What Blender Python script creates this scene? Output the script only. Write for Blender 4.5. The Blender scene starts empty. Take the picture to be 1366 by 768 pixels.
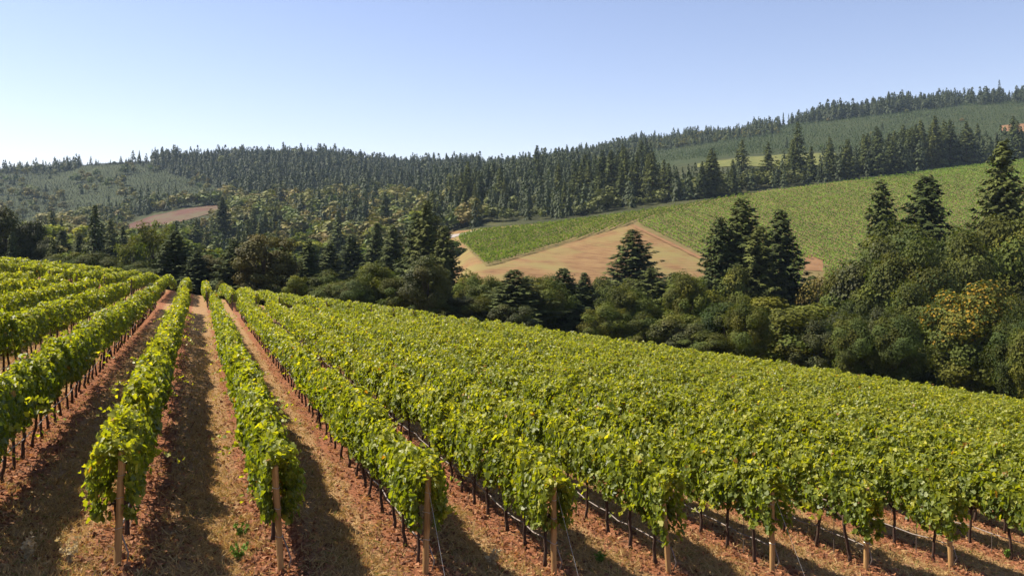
import bpy, math, random
import numpy as np
R = math.radians
rng = np.random.default_rng(7)
random.seed(7)
scene = bpy.context.scene
COL = scene.collection

# ---------------------------------------------------------------- camera
F = 1114.0; CX = 683.0; HZ = 310.0            # focal length in photo pixels, centre column, eye-level row
cd = bpy.data.cameras.new('camera')
cam = bpy.data.objects.new('camera', cd); COL.objects.link(cam)
cd.sensor_width = 36.0; cd.lens = 36.0 * F / 1366.0
cd.shift_y = -(384.0 - HZ) / 1366.0
cd.clip_start = 0.1; cd.clip_end = 30000.0
cam.location = (0, 0, 0); cam.rotation_euler = (R(90), 0, 0)
scene.camera = cam

# ---------------------------------------------------------------- sky, sun, exposure
SUN_EL = 50.0
SUN_AZ = -70.0                                 # degrees clockwise from +Y: the sun stands to the left, a little ahead
w = bpy.data.worlds.new('World'); scene.world = w; w.use_nodes = True
nt = w.node_tree; nt.nodes.clear()
sky = nt.nodes.new('ShaderNodeTexSky'); sky.sky_type = 'NISHITA'; sky.sun_disc = False
sky.sun_elevation = R(SUN_EL); sky.sun_rotation = R(SUN_AZ)
sky.air_density = 1.0; sky.dust_density = 0.15; sky.ozone_density = 2.0; sky.altitude = 200
bg = nt.nodes.new('ShaderNodeBackground'); bg.inputs['Strength'].default_value = 0.072
wo = nt.nodes.new('ShaderNodeOutputWorld')
tintn = nt.nodes.new('ShaderNodeMix'); tintn.data_type = 'RGBA'; tintn.blend_type = 'MULTIPLY'; tintn.inputs[0].default_value = 1.0
tintn.inputs[7].default_value = (1.17, .97, .99, 1)
nt.links.new(sky.outputs[0], tintn.inputs[6]); nt.links.new(tintn.outputs[2], bg.inputs[0]); nt.links.new(bg.outputs[0], wo.inputs[0])
sd = bpy.data.lights.new('sun', 'SUN'); sd.energy = 5.0; sd.angle = R(0.53); sd.color = (1.0, 0.91, 0.77)
sun = bpy.data.objects.new('sun', sd); COL.objects.link(sun)
az, el = R(SUN_AZ), R(SUN_EL)
SDIR = np.array([math.sin(az) * math.cos(el), math.cos(az) * math.cos(el), math.sin(el)])
from mathutils import Vector
sun.rotation_euler = Vector(SDIR).to_track_quat('Z', 'Y').to_euler()
sun.location = (-60, 20, 80)
scene.view_settings.view_transform = 'Standard'; scene.view_settings.look = 'None'
scene.view_settings.exposure = 1.22; scene.view_settings.gamma = 1.0
scene.view_settings.use_curve_mapping = False
scene.cycles.max_bounces = 8; scene.cycles.transparent_max_bounces = 8
scene.cycles.volume_bounces = 0
scene.cycles.use_denoising = True

# ---------------------------------------------------------------- terrain
def pchip(xs, ys):
    xs = np.asarray(xs, float); ys = np.asarray(ys, float)
    h = np.diff(xs); d = np.diff(ys) / h
    m = np.zeros(len(xs)); m[0] = d[0]; m[-1] = d[-1]
    for k in range(1, len(xs) - 1):
        if d[k-1] * d[k] > 0:
            w1 = 2*h[k] + h[k-1]; w2 = h[k] + 2*h[k-1]
            m[k] = (w1 + w2) / (w1/d[k-1] + w2/d[k])
    def f(q):
        q = np.asarray(q, float)
        k = np.clip(np.searchsorted(xs, q) - 1, 0, len(h) - 1)
        t = (np.clip(q, xs[0], xs[-1]) - xs[k]) / h[k]
        t2, t3 = t*t, t*t*t
        r = (2*t3-3*t2+1)*ys[k] + (t3-2*t2+t)*h[k]*m[k] + (-2*t3+3*t2)*ys[k+1] + (t3-t2)*h[k]*m[k+1]
        r = np.where(q < xs[0], ys[0] + (q-xs[0])*m[0], r)
        return np.where(q > xs[-1], ys[-1] + (q-xs[-1])*m[-1], r)
    return f

# surveyed profiles of the far land, by viewing column: distance -> row where the ground is seen
PROFILES = {
 -150: [(140,352),(200,372),(300,352),(450,332),(700,312),(1000,280),(1300,245),(1500,232),(2200,240),(4000,262),(12000,300)],
 0:    [(140,360),(200,380),(300,362),(450,340),(700,318),(1000,285),(1300,245),(1500,230),(2200,240),(4000,262),(12000,300)],
 150:  [(140,382),(220,400),(320,378),(500,346),(700,316),(820,297),(1000,272),(1250,240),(1450,219),(2200,235),(4000,260),(12000,300)],
 265:  [(140,402),(220,420),(320,395),(450,352),(620,318),(740,290),(820,278),(1100,255),(1400,221),(1550,214),(2200,225),(4000,258),(12000,300)],
 400:  [(118,412),(200,428),(300,408),(420,362),(560,322),(700,288),(850,270),(1150,242),(1500,212),(2200,225),(4000,258),(12000,300)],
 550:  [(108,438),(180,452),(260,432),(350,390),(450,345),(560,308),(700,284),(900,262),(1200,242),(1500,226),(2200,232),(4000,258),(12000,300)],
 640:  [(102,448),(170,462),(240,415),(270,374),(350,336),(430,309),(490,299),(650,272),(900,244),(1300,228),(1600,222),(2200,232),(4000,258),(12000,300)],
 750:  [(95,458),(160,478),(230,420),(270,376),(350,337),(450,299),(500,290),(700,250),(950,230),(1500,213),(2200,230),(4000,258),(12000,300)],
 850:  [(90,472),(150,495),(220,430),(270,385),(340,342),(450,287),(500,276),(600,255),(800,235),(1100,215),(1500,193),(2200,210),(4000,250),(12000,300)],
 1000: [(80,492),(150,518),(220,450),(280,400),(350,345),(450,283),(525,254),(600,242),(750,224),(850,210),(1100,192),(1400,176),(2200,195),(4000,245),(12000,300)],
 1180: [(74,516),(140,548),(220,475),(290,405),(370,335),(480,267),(565,233),(650,224),(800,212),(1000,186),(1350,149),(2200,170),(4000,240),(12000,300)],
 1366: [(68,542),(130,576),(220,495),(300,402),(400,320),(520,246),(625,214),(720,206),(850,192),(1000,172),(1320,134),(2200,155),(4000,240),(12000,300)],
 1560: [(62,565),(120,600),(220,510),(300,405),(400,315),(520,236),(640,200),(720,192),(850,178),(1000,158),(1320,125),(2200,150),(4000,240),(12000,300)],
}
LY = np.linspace(math.log(40), math.log(12000), 260)
_cols = sorted(PROFILES)
_prof = np.array([pchip([math.log(a) for a, b in PROFILES[c]], [b for a, b in PROFILES[c]])(np.maximum(LY, math.log(PROFILES[c][0][0]))) for c in _cols])
XC = np.arange(-150, 1561, 15.0)
_tab = np.stack([pchip(_cols, _prof[:, k])(XC) for k in range(len(LY))], 1)

P0 = np.array([-5.73, 12.12]); DU = np.array([-0.3513, 0.9363]); DV = np.array([0.9363, 0.3513])
SP = 2.3                                        # row spacing
_zv = pchip([-120,-60,-30,0,2.3,9.2,18.4,45,65,100,200], [10.0,3.2,-0.8,-4.84,-5.24,-6.26,-7.42,-11.2,-14.4,-20.5,-38])
_ued = pchip([-60,-30,0,15,29,46.5,66,110], [150,142,132,108,84,61,38,-20])
def uv_of(X, Y): return (X-P0[0])*DU[0] + (Y-P0[1])*DU[1], (X-P0[0])*DV[0] + (Y-P0[1])*DV[1]
def xy_of(u, v): return P0[0] + u*DU[0] + v*DV[0], P0[1] + u*DU[1] + v*DV[1]
def z_vine(u, v):
    c = np.where(v > -8, 97 - 1.2*np.maximum(v, -8), 106.6 - 0.1*(v+8))
    over = np.maximum(0, u - c)
    return _zv(v) - 0.03*u - 0.0019*over**2/(1+over/90.0)
def z_far(X, Y):
    Yc = np.maximum(Y, 1.0)
    xp = np.clip(CX + F*X/Yc, XC[0], XC[-1])
    a = (xp - XC[0]) / 15.0; ia = np.clip(a.astype(int), 0, len(XC)-2); ta = a - ia
    b = np.clip((np.log(np.clip(Yc, 40, 12000)) - LY[0]) / (LY[1]-LY[0]), 0, len(LY)-1.001); ib = b.astype(int); tb = b - ib
    yp = (_tab[ia,ib]*(1-ta)*(1-tb) + _tab[ia+1,ib]*ta*(1-tb) + _tab[ia,ib+1]*(1-ta)*tb + _tab[ia+1,ib+1]*ta*tb)
    return -(yp - HZ) / F * np.maximum(Yc, 40)
def terrain(X, Y):
    X = np.asarray(X, float); Y = np.asarray(Y, float)
    u, v = uv_of(X, Y)
    s = u - _ued(v)
    t = np.clip((s - 2) / 45.0, 0, 1); t = t*t*(3-2*t)
    t = np.where(Y < 20, 0, t)
    zv = z_vine(u, v)
    return np.where(t <= 0, zv, zv*(1-t) + z_far(X, Y)*t)
def zt(X, Y): return float(terrain(np.array([X]), np.array([Y]))[0])
_HY = np.exp(np.linspace(math.log(60), math.log(3000), 1400))
def hit(x, y, ymin=100):
    """the ground point seen at photo pixel (x, y), beyond distance ymin"""
    Y = _HY[_HY >= ymin]; X = (x-CX)/F*Y
    yp = HZ - terrain(X, Y)/Y*F
    k = np.argmax(yp <= y)
    if not (yp <= y).any(): k = len(Y)-1
    return X[k], Y[k]

# ---------------------------------------------------------------- mesh helpers
def mesh(name, V, faces, mats, tint=None, smooth=False, fmat=None):
    me = bpy.data.meshes.new(name)
    V = np.asarray(V, np.float32); me.vertices.add(len(V)); me.vertices.foreach_set('co', V.ravel())
    faces = [np.asarray(f, np.int32) for f in faces if len(f)]
    nl = sum(f.size for f in faces); npol = sum(len(f) for f in faces)
    me.loops.add(nl); me.polygons.add(npol)
    me.loops.foreach_set('vertex_index', np.concatenate([f.ravel() for f in faces]))
    tot = np.concatenate([np.full(len(f), f.shape[1], np.int32) for f in faces])
    me.polygons.foreach_set('loop_start', np.concatenate([[0], np.cumsum(tot)[:-1]]).astype(np.int32))
    me.polygons.foreach_set('loop_total', tot)
    me.polygons.foreach_set('use_smooth', np.full(npol, smooth))
    if fmat is not None: me.polygons.foreach_set('material_index', np.asarray(fmat, np.int32))
    if tint is not None:
        a = me.color_attributes.new('tint', 'FLOAT_COLOR', 'POINT')
        a.data.foreach_set('color', np.hstack([tint, np.ones((len(V), 1))]).astype(np.float32).ravel())
    for m in (mats if isinstance(mats, (list, tuple)) else [mats]): me.materials.append(m)
    me.update(calc_edges=True)
    return me
def link(name, me, parent=None, loc=(0,0,0)):
    o = bpy.data.objects.new(name, me); COL.objects.link(o); o.location = loc
    if parent: o.parent = parent
    return o
def tag(o, label=None, cat=None, group=None, kind=None):
    if label: o['label'] = label
    if cat: o['category'] = cat
    if group: o['group'] = group
    if kind: o['kind'] = kind
    return o
def empty(name, loc): return link(name, None, None, loc)
def nrm(a): return a / np.maximum(np.linalg.norm(a, axis=-1, keepdims=True), 1e-9)

LEAF = (np.array([[0,0],[-.12,.40],[.22,.56],[.42,.34],[.74,.40],[1.0,0],[.74,-.40],[.42,-.34],[.22,-.56],[-.12,-.40]]),
        [[0,1,2,3,4,5],[0,5,6,7,8,9]])
KITE = (np.array([[0,0],[.42,.5],[1.0,0],[.42,-.5]]), [[0,1,2],[0,2,3]])
SPRAY = (np.array([[0,0],[.35,.26],[1.0,0.03],[.45,-.24]]), [[0,1,2,3]])
def cards(C, N, T, S, tmpl, fold=0.25):
    """one leaf per centre: N its face normal, T the way its tip points"""
    N = nrm(N); T = nrm(T - N*(T*N).sum(1, keepdims=True)); B = np.cross(N, T)
    p, fs = tmpl; K = len(p)
    fo = np.broadcast_to(np.asarray(fold, float), (len(C),)) if np.ndim(fold) else np.full(len(C), fold)
    c = fo[:,None]*np.abs(p[:,1])[None] - np.abs(fo)[:,None]*.55*((p[:,0]-.2)**2)[None]*(len(p) > 4)
    V = C[:,None] + S[:,None,None]*((p[:,0]-.4)[None,:,None]*T[:,None] + p[:,1][None,:,None]*B[:,None] + c[:,:,None]*N[:,None])
    base = (np.arange(len(C))*K)[:,None,None]
    return V.reshape(-1,3), (np.array(fs)[None] + base).reshape(-1, len(fs[0])), K
def tube(pts, rad, n=6, cap=True):
    pts = np.asarray(pts, float); rad = np.broadcast_to(np.asarray(rad, float), (len(pts),))
    t = nrm(np.gradient(pts, axis=0)); ref = np.array([1.0,0.2,0.1]) if abs(t[0,2]) > .7 else np.array([0,0,1.0])
    a = nrm(np.cross(t, ref)); b = np.cross(t, a)
    th = np.arange(n)*2*math.pi/n
    V = pts[:,None] + rad[:,None,None]*(np.cos(th)[None,:,None]*a[:,None] + np.sin(th)[None,:,None]*b[:,None])
    k = np.arange(len(pts)-1)[:,None]*n; j = np.arange(n)[None]; j2 = (j+1) % n
    Fq = np.stack([k+j, k+j2, k+n+j2, k+n+j], -1).reshape(-1,4)
    V = V.reshape(-1,3); faces = [Fq]
    if cap:
        caps = [np.arange(n)[::-1], np.arange(n)+(len(pts)-1)*n]
        faces.append(np.array(caps))
    return V, faces
class MB:
    def __init__(s): s.V=[]; s.F={}; s.T=[]; s.n=0; s.has=False
    def add(s, V, faces, tint=None):
        for f in faces:
            if len(f): s.F.setdefault(np.asarray(f).shape[1], []).append(np.asarray(f)+s.n)
        s.V.append(V); s.n += len(V)
        if tint is None: tint = np.full((len(V),3), .5)
        s.T.append(np.broadcast_to(tint, (len(V),3)))
    def build(s, name, mat, smooth=False):
        return mesh(name, np.vstack(s.V), [np.vstack(f) for f in s.F.values()], mat, np.vstack(s.T), smooth)

# ---------------------------------------------------------------- materials
def newmat(name):
    m = bpy.data.materials.new(name); m.use_nodes = True
    n = m.node_tree; n.nodes.clear(); out = n.nodes.new('ShaderNodeOutputMaterial')
    return m, n, out
def node(n, t, **kw):
    k = n.nodes.new(t)
    for a, b in kw.items(): setattr(k, a, b)
    return k
def noise(n, scale, detail=4, rough=.55, vec=None):
    k = node(n, 'ShaderNodeTexNoise'); k.inputs['Scale'].default_value = scale
    k.inputs['Detail'].default_value = detail; k.inputs['Roughness'].default_value = rough
    if vec is not None: n.links.new(vec, k.inputs['Vector'])
    return k.outputs['Fac']
def ramp(n, fac, stops):
    k = node(n, 'ShaderNodeValToRGB'); e = k.color_ramp.elements
    while len(e) < len(stops): e.new(0.5)
    for s, (p, c) in zip(e, stops):
        s.position = p; s.color = (*c, 1) if len(c) == 3 else c
    n.links.new(fac, k.inputs[0]); return k.outputs[0]
def mixc(n, fac, a, b, mode='MIX'):
    k = node(n, 'ShaderNodeMix', data_type='RGBA', blend_type=mode)
    for s, v in ((0, fac), (6, a), (7, b)):
        if hasattr(v, 'is_linked'): n.links.new(v, k.inputs[s])
        elif s == 0: k.inputs[0].default_value = v
        else: k.inputs[s].default_value = (*v, 1)
    return k.outputs[2]
def math_(n, op, a, b=None, c=None):
    k = node(n, 'ShaderNodeMath', operation=op)
    for i, v in enumerate((a, b, c)):
        if v is None: continue
        if hasattr(v, 'is_linked'): n.links.new(v, k.inputs[i])
        else: k.inputs[i].default_value = v
    return k.outputs[0]
def foliage_mat(name, gain=(1,1,1), trans=.35, tgain=(1.5,1.7,.5), rough=.5, spec=.35, vary=.35):
    m, n, out = newmat(name)
    at = node(n, 'ShaderNodeAttribute', attribute_name='tint')
    oi = node(n, 'ShaderNodeObjectInfo')
    rnd = ramp(n, oi.outputs['Random'], [(0, (1-vary, 1-vary*.8, 1-vary*.7)), (.5, (1,1,1)), (1, (1+vary*1.1, 1+vary*.7, 1+vary*.1))])
    c = mixc(n, 1.0, at.outputs['Color'], rnd, 'MULTIPLY')
    c = mixc(n, 1.0, c, gain, 'MULTIPLY')
    p = node(n, 'ShaderNodeBsdfPrincipled'); n.links.new(c, p.inputs['Base Color'])
    p.inputs['Roughness'].default_value = rough; p.inputs['Specular IOR Level'].default_value = spec
    t = node(n, 'ShaderNodeBsdfTranslucent')
    n.links.new(mixc(n, 1.0, c, tgain, 'MULTIPLY'), t.inputs['Color'])
    mx = node(n, 'ShaderNodeMixShader'); mx.inputs[0].default_value = trans
    n.links.new(p.outputs[0], mx.inputs[1]); n.links.new(t.outputs[0], mx.inputs[2]); n.links.new(mx.outputs[0], out.inputs[0])
    return m
def bark_mat(name, c1, c2, scale=6, rough=.9, stretch=(1,1,.15)):
    m, n, out = newmat(name)
    tc = node(n, 'ShaderNodeTexCoord'); mp = node(n, 'ShaderNodeMapping'); mp.inputs['Scale'].default_value = stretch
    n.links.new(tc.outputs['Object'], mp.inputs[0])
    f = noise(n, scale, 6, .65, mp.outputs[0])
    p = node(n, 'ShaderNodeBsdfPrincipled'); p.inputs['Roughness'].default_value = rough
    p.inputs['Specular IOR Level'].default_value = .2
    n.links.new(ramp(n, f, [(.3, c1), (.7, c2)]), p.inputs['Base Color'])
    b = node(n, 'ShaderNodeBump'); b.inputs['Strength'].default_value = .6; b.inputs['Distance'].default_value = .02
    n.links.new(f, b.inputs['Height']); n.links.new(b.outputs[0], p.inputs['Normal'])
    n.links.new(p.outputs[0], out.inputs[0]); return m
def soil_mat(name, stops, scale, bump=.03, patch=None, pscale=.1, ruts=None):
    m, n, out = newmat(name)
    g = node(n, 'ShaderNodeNewGeometry')
    f = noise(n, scale, 8, .65, g.outputs['Position'])
    c = ramp(n, f, stops)
    if ruts:
        mp = node(n, 'ShaderNodeMapping'); mp.inputs['Rotation'].default_value = (0, 0, ruts); n.links.new(g.outputs['Position'], mp.inputs[0])
        wv = node(n, 'ShaderNodeTexWave'); wv.inputs['Scale'].default_value = .085; wv.inputs['Distortion'].default_value = 3.0; wv.inputs['Detail Scale'].default_value = .6; n.links.new(mp.outputs[0], wv.inputs[0])
        c = mixc(n, .7, c, ramp(n, wv.outputs['Fac'], [(.1, (.72,.70,.66)), (.5, (1,1,1)), (1, (1.12,1.1,1.05))]), 'MULTIPLY')
    if patch:
        pf = noise(n, pscale, 5, .6, g.outputs['Position'])
        c = mixc(n, ramp(n, pf, [(.46, (0,0,0)), (.62, (1,1,1))]), c, patch)
    p = node(n, 'ShaderNodeBsdfPrincipled'); p.inputs['Roughness'].default_value = .95; p.inputs['Specular IOR Level'].default_value = .1
    n.links.new(c, p.inputs['Base Color'])
    b = node(n, 'ShaderNodeBump'); b.inputs['Strength'].default_value = .8; b.inputs['Distance'].default_value = bump
    n.links.new(f, b.inputs['Height']); n.links.new(b.outputs[0], p.inputs['Normal'])
    n.links.new(p.outputs[0], out.inputs[0]); return m

M_VINE = foliage_mat('grape_leaf', trans=.45, tgain=(1.8,1.75,.3), rough=.48, spec=.35, vary=.08)
M_FIR = foliage_mat('fir_needles', gain=(1.4,1.28,1.05), trans=.12, tgain=(1.1,1.2,.5), rough=.75, spec=.1, vary=.3)
M_BROAD = foliage_mat('broad_leaves', trans=.25, tgain=(1.4,1.5,.5), rough=.65, spec=.12, vary=.35)
M_FARVINE = foliage_mat('distant_grape_leaf', trans=.3, tgain=(1.6,1.65,.4), rough=.8, spec=.05, vary=.12)
M_PALE = foliage_mat('pale_leaves', gain=(1.6,1.5,1.0), trans=.3, tgain=(1.4,1.4,.5), rough=.65, spec=.12, vary=.2)
M_OLIVE = foliage_mat('olive_leaves', gain=(1.08,1.06,.85), trans=.25, tgain=(1.4,1.4,.5), rough=.65, spec=.12, vary=.25)
M_DARK = foliage_mat('dark_leaves', gain=(.66,.64,.60), trans=.2, tgain=(1.3,1.4,.5), rough=.6, spec=.2, vary=.25)
M_RUSTY = foliage_mat('rusty_leaves', gain=(1.05,.82,.7), trans=.2, tgain=(1.3,1.2,.5), rough=.65, spec=.2, vary=.25)
M_GREY = foliage_mat('thin_grey_leaves', gain=(1.7,1.2,1.7), trans=.15, tgain=(1.2,1.2,.8), rough=.8, spec=.1, vary=.1)
M_BARK = bark_mat('bark', (.035,.026,.02), (.10,.08,.06), 5)
M_VBARK = bark_mat('vine_bark', (.025,.016,.012), (.085,.05,.035), 30)
M_POST = bark_mat('weathered_post_wood', (.21,.115,.045), (.42,.26,.105), 22, .85, (1,1,.06))
M_OLDPOST = bark_mat('grey_post_wood', (.07,.055,.045), (.16,.125,.1), 22, .85, (1,1,.06))
def plain(name, c, rough=.6, metal=0.0):
    m, n, out = newmat(name); p = node(n, 'ShaderNodeBsdfPrincipled')
    g = node(n, 'ShaderNodeNewGeometry'); f = noise(n, 9, 4, .6, g.outputs['Position'])
    n.links.new(ramp(n, f, [(.3, tuple(x*.75 for x in c)), (.7, tuple(x*1.2 for x in c))]), p.inputs['Base Color'])
    p.inputs['Roughness'].default_value = rough; p.inputs['Metallic'].default_value = metal
    n.links.new(p.outputs[0], out.inputs[0]); return m
M_HOSE = plain('faded_drip_hose', (.20,.165,.145), .55)
M_WIRE = plain('galvanised_wire', (.42,.40,.38), .45, .6)
M_STRAW = foliage_mat('dry_grass_blades', trans=.3, tgain=(1.2,1.1,.7), rough=.7, spec=.15, vary=.0)

# ground: vineyard soil with straw down the middle of each aisle, woodland floor beyond
def ground_mat():
    m, n, out = newmat('vineyard_soil')
    g = node(n, 'ShaderNodeNewGeometry'); P = g.outputs['Position']
    sx = node(n, 'ShaderNodeSeparateXYZ'); n.links.new(P, sx.inputs[0])
    v = math_(n, 'ADD', math_(n, 'MULTIPLY', sx.outputs[0], DV[0]), math_(n, 'MULTIPLY', sx.outputs[1], DV[1]))
    v = math_(n, 'SUBTRACT', v, float(P0@DV))
    k = math_(n, 'FRACT', math_(n, 'DIVIDE', math_(n, 'ADD', v, 1000*SP), SP))          # 0 and 1 on a row, .5 mid-aisle
    wob = math_(n, 'MULTIPLY', math_(n, 'SUBTRACT', noise(n, 1.3, 5, .6, P), .5), .35)
    k = math_(n, 'ABSOLUTE', math_(n, 'SUBTRACT', math_(n, 'ADD', k, wob), .53))          # 0 mid-aisle, .5 on row
    mid = ramp(n, k, [(.20, (1,1,1)), (.34, (0,0,0))])
    big = noise(n, .35, 5, .6, P)
    fine = noise(n, 14, 9, .7, P); grit = noise(n, 55, 6, .7, P)
    red = ramp(n, fine, [(.28, (.095,.034,.016)), (.5, (.27,.105,.05)), (.72, (.42,.21,.11))])
    straw = ramp(n, fine, [(.25, (.16,.09,.04)), (.5, (.33,.195,.09)), (.75, (.46,.31,.155))])
    patch = ramp(n, math_(n, 'ADD', math_(n, 'MULTIPLY', mid, .55), math_(n, 'MULTIPLY', big, .75)), [(.42, (0,0,0)), (.72, (1,1,1))])
    c = mixc(n, patch, red, straw)
    gr = noise(n, .9, 5, .65, P)
    c = mixc(n, math_(n, 'MULTIPLY', ramp(n, gr, [(.56, (0,0,0)), (.72, (1,1,1))]), .35), c, (.13,.12,.035))
    c = mixc(n, .5, c, ramp(n, grit, [(.3, (.35,.35,.35)), (.7, (1.15,1.15,1.15))]), 'MULTIPLY')
    # woodland floor and rough hillside beyond the vineyard
    at = node(n, 'ShaderNodeAttribute', attribute_name='tint')
    sep = node(n, 'ShaderNodeSeparateColor'); n.links.new(at.outputs['Color'], sep.inputs[0])
    wn = noise(n, .06, 8, .65, P)
    wood = ramp(n, wn, [(.3, (.02,.024,.010)), (.55, (.045,.048,.018)), (.75, (.085,.075,.03))])
    hill = ramp(n, wn, [(.3, (.022,.032,.010)), (.55, (.034,.044,.015)), (.75, (.058,.056,.02))])
    far = mixc(n, sep.outputs[1], wood, hill)
    c = mixc(n, sep.outputs[0], far, c)
    p = node(n, 'ShaderNodeBsdfPrincipled'); p.inputs['Roughness'].default_value = .95; p.inputs['Specular IOR Level'].default_value = .1
    n.links.new(c, p.inputs['Base Color'])
    h = math_(n, 'ADD', fine, math_(n, 'MULTIPLY', grit, .4))
    b = node(n, 'ShaderNodeBump'); b.inputs['Strength'].default_value = .9; b.inputs['Distance'].default_value = .06
    n.links.new(h, b.inputs['Height']); n.links.new(b.outputs[0], p.inputs['Normal'])
    n.links.new(p.outputs[0], out.inputs[0]); return m
M_GROUND = ground_mat()

# ---------------------------------------------------------------- ground sheet
def build_ground():
    xs = np.concatenate([np.linspace(-6000, -700, 40)[:-1], np.linspace(-700, 2066, 300), np.linspace(2066, 7400, 40)[1:]])
    Ys = np.concatenate([np.exp(np.linspace(math.log(2.5), math.log(60), 150))[:-1], np.exp(np.linspace(math.log(60), math.log(12000), 300))])
    gx, gy = np.meshgrid(xs, Ys)
    X = (gx-CX)/F*gy; Y = gy
    Z = terrain(X.ravel(), Y.ravel()).reshape(X.shape)
    u, v = uv_of(X, Y)
    s = u - _ued(v)
    vine = np.clip(1 - (s-1)/5.0, 0, 1)
    hill = np.clip((Y-800)/120, 0, 1)
    n0, n1 = X.shape
    k = np.arange(n0-1)[:,None]*n1 + np.arange(n1-1)[None]
    faces = np.stack([k, k+1, k+n1+1, k+n1], -1).reshape(-1,4)
    V = np.stack([X, Y, Z], -1).reshape(-1,3)
    T = np.stack([vine, hill, vine*0], -1).reshape(-1,3)
    o = link('ground', mesh('ground', V, [faces], M_GROUND, T, True)); o['kind'] = 'structure'
build_ground()

def sheet(name, xs, ylo, yhi, mat, lift=.25, nv=40, ymin=235):
    """ground cover between two outlines, resting on the terrain"""
    V = []; k = np.arange(len(xs)); rag = .5*np.sin(k*1.7+len(xs))*np.sin(k*.61) + .35*np.sin(k*3.1+1)
    if name != 'bare_field': ylo = ylo + rag*.8; yhi = yhi + rag[::-1]*.4
    for x, a, b in zip(xs, ylo, yhi):
        pa = hit(x, a, ymin); pb = hit(x, b, ymin)
        Y = np.linspace(pa[1], pb[1], nv); X = (x-CX)/F*Y
        V.append(np.stack([X, Y, terrain(X, Y)+lift], -1))
    V = np.vstack(V); n = len(xs)
    k = np.arange(n-1)[:,None]*nv + np.arange(nv-1)[None]
    faces = np.stack([k, k+nv, k+nv+1, k+1], -1).reshape(-1,4)
    o = link(name, mesh(name, V, [faces], mat, None, True)); o['kind'] = 'structure'
    return o
def lin(xs, pts):
    return np.interp(xs, [p[0] for p in pts], [p[1] for p in pts])
M_DIRT = soil_mat('bare_field_soil', [(.3, (.12,.065,.03)), (.5, (.175,.103,.046)), (.72, (.22,.145,.064))], .13, .1, (.17,.135,.05), .045, R(62))
M_TRACK = soil_mat('track_soil', [(.3, (.14,.075,.036)), (.7, (.22,.125,.06))], .2, .1)
M_GRAVEL = soil_mat('pale_gravel', [(.3, (.20,.175,.16)), (.7, (.29,.26,.24))], 1.5, .05)
M_VFLOOR = soil_mat('far_vineyard_floor', [(.3, (.09,.075,.028)), (.7, (.17,.125,.05))], .15, .1)
M_MEADOW = soil_mat('meadow_grass', [(.3, (.07,.085,.022)), (.7, (.15,.145,.045))], .13, .1)
M_CLEAR = soil_mat('red_clearing_soil', [(.3, (.07,.034,.025)), (.7, (.12,.06,.043))], .06, .1, (.09,.07,.04), .03)
TOPEDGE = [(586,309),(620,306),(660,302),(720,297),(800,288),(900,274),(1000,256),(1150,238),(1320,217),(1500,196)]
xs = np.arange(586, 1481, 8.0)
sheet('bare_field', xs, np.full(len(xs), 398.0), lin(xs, TOPEDGE) + 1.6, M_DIRT, .15, 60)
xs = np.arange(612, 1001, 6.0)
A_LO = [(612,322),(650,357),(832,303),(870,292),(1000,262)]
A_HI = [(612,316),(640,309),(700,303),(800,291),(900,276.5),(1000,258.5)]
sheet('vineyard_floor', xs, lin(xs, A_LO), lin(xs, A_HI), M_VFLOOR, .3, 40)
xs = np.arange(846, 1461, 8.0)
B_LO = [(846,301),(940,347),(1060,392),(1480,396)]
B_HI = [(846,297.5),(870,292.5),(1000,262.5),(1005,258),(1150,240),(1320,219),(1480,200)]
sheet('vineyard_floor', xs, lin(xs, B_LO), lin(xs, B_HI), M_VFLOOR, .3, 60)
xs = np.arange(846, 941, 4.0)
sheet('dirt_track', xs, lin(xs, [(846,304.5),(940,350)]), lin(xs, [(846,301),(940,346)]), M_TRACK, .45, 8)
xs = np.arange(1074, 1099, 3.0)
sheet('red_soil_cut', xs, lin(xs, [(1066,362),(1114,364)]), lin(xs, [(1066,343),(1080,341),(1114,352)]), M_TRACK, .45, 8)
xs = np.arange(588, 646, 3.0)
sheet('gravel_road', xs, lin(xs, [(588,325),(596,320),(620,314),(646,308.5)]), lin(xs, [(588,319),(596,315.5),(620,311.5),(646,307)]), M_GRAVEL, .5, 6)
xs = np.arange(930, 1116, 8.0)
sheet('meadow', xs, lin(xs, [(930,224),(1115,221)]), lin(xs, [(930,219),(1000,210),(1060,206),(1115,205)]), M_MEADOW, .6, 12, 690)
xs = np.arange(156, 297, 6.0)
sheet('red_clearing', xs, lin(xs, [(156,309),(180,308),(205,304),(236,298),(283,285),(296,283)]), lin(xs, [(156,306),(180,297),(202,289),(249,279),(283,275),(296,275)]), M_CLEAR, .5, 14, 600)
xs = np.arange(1336, 1480, 8.0)
sheet('red_hillside', xs, lin(xs, [(1318,173),(1366,179),(1480,186)]), lin(xs, [(1318,171),(1350,167),(1366,166),(1480,160)]), M_TRACK, .8, 12, 900)
#@@STRUCT

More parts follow.
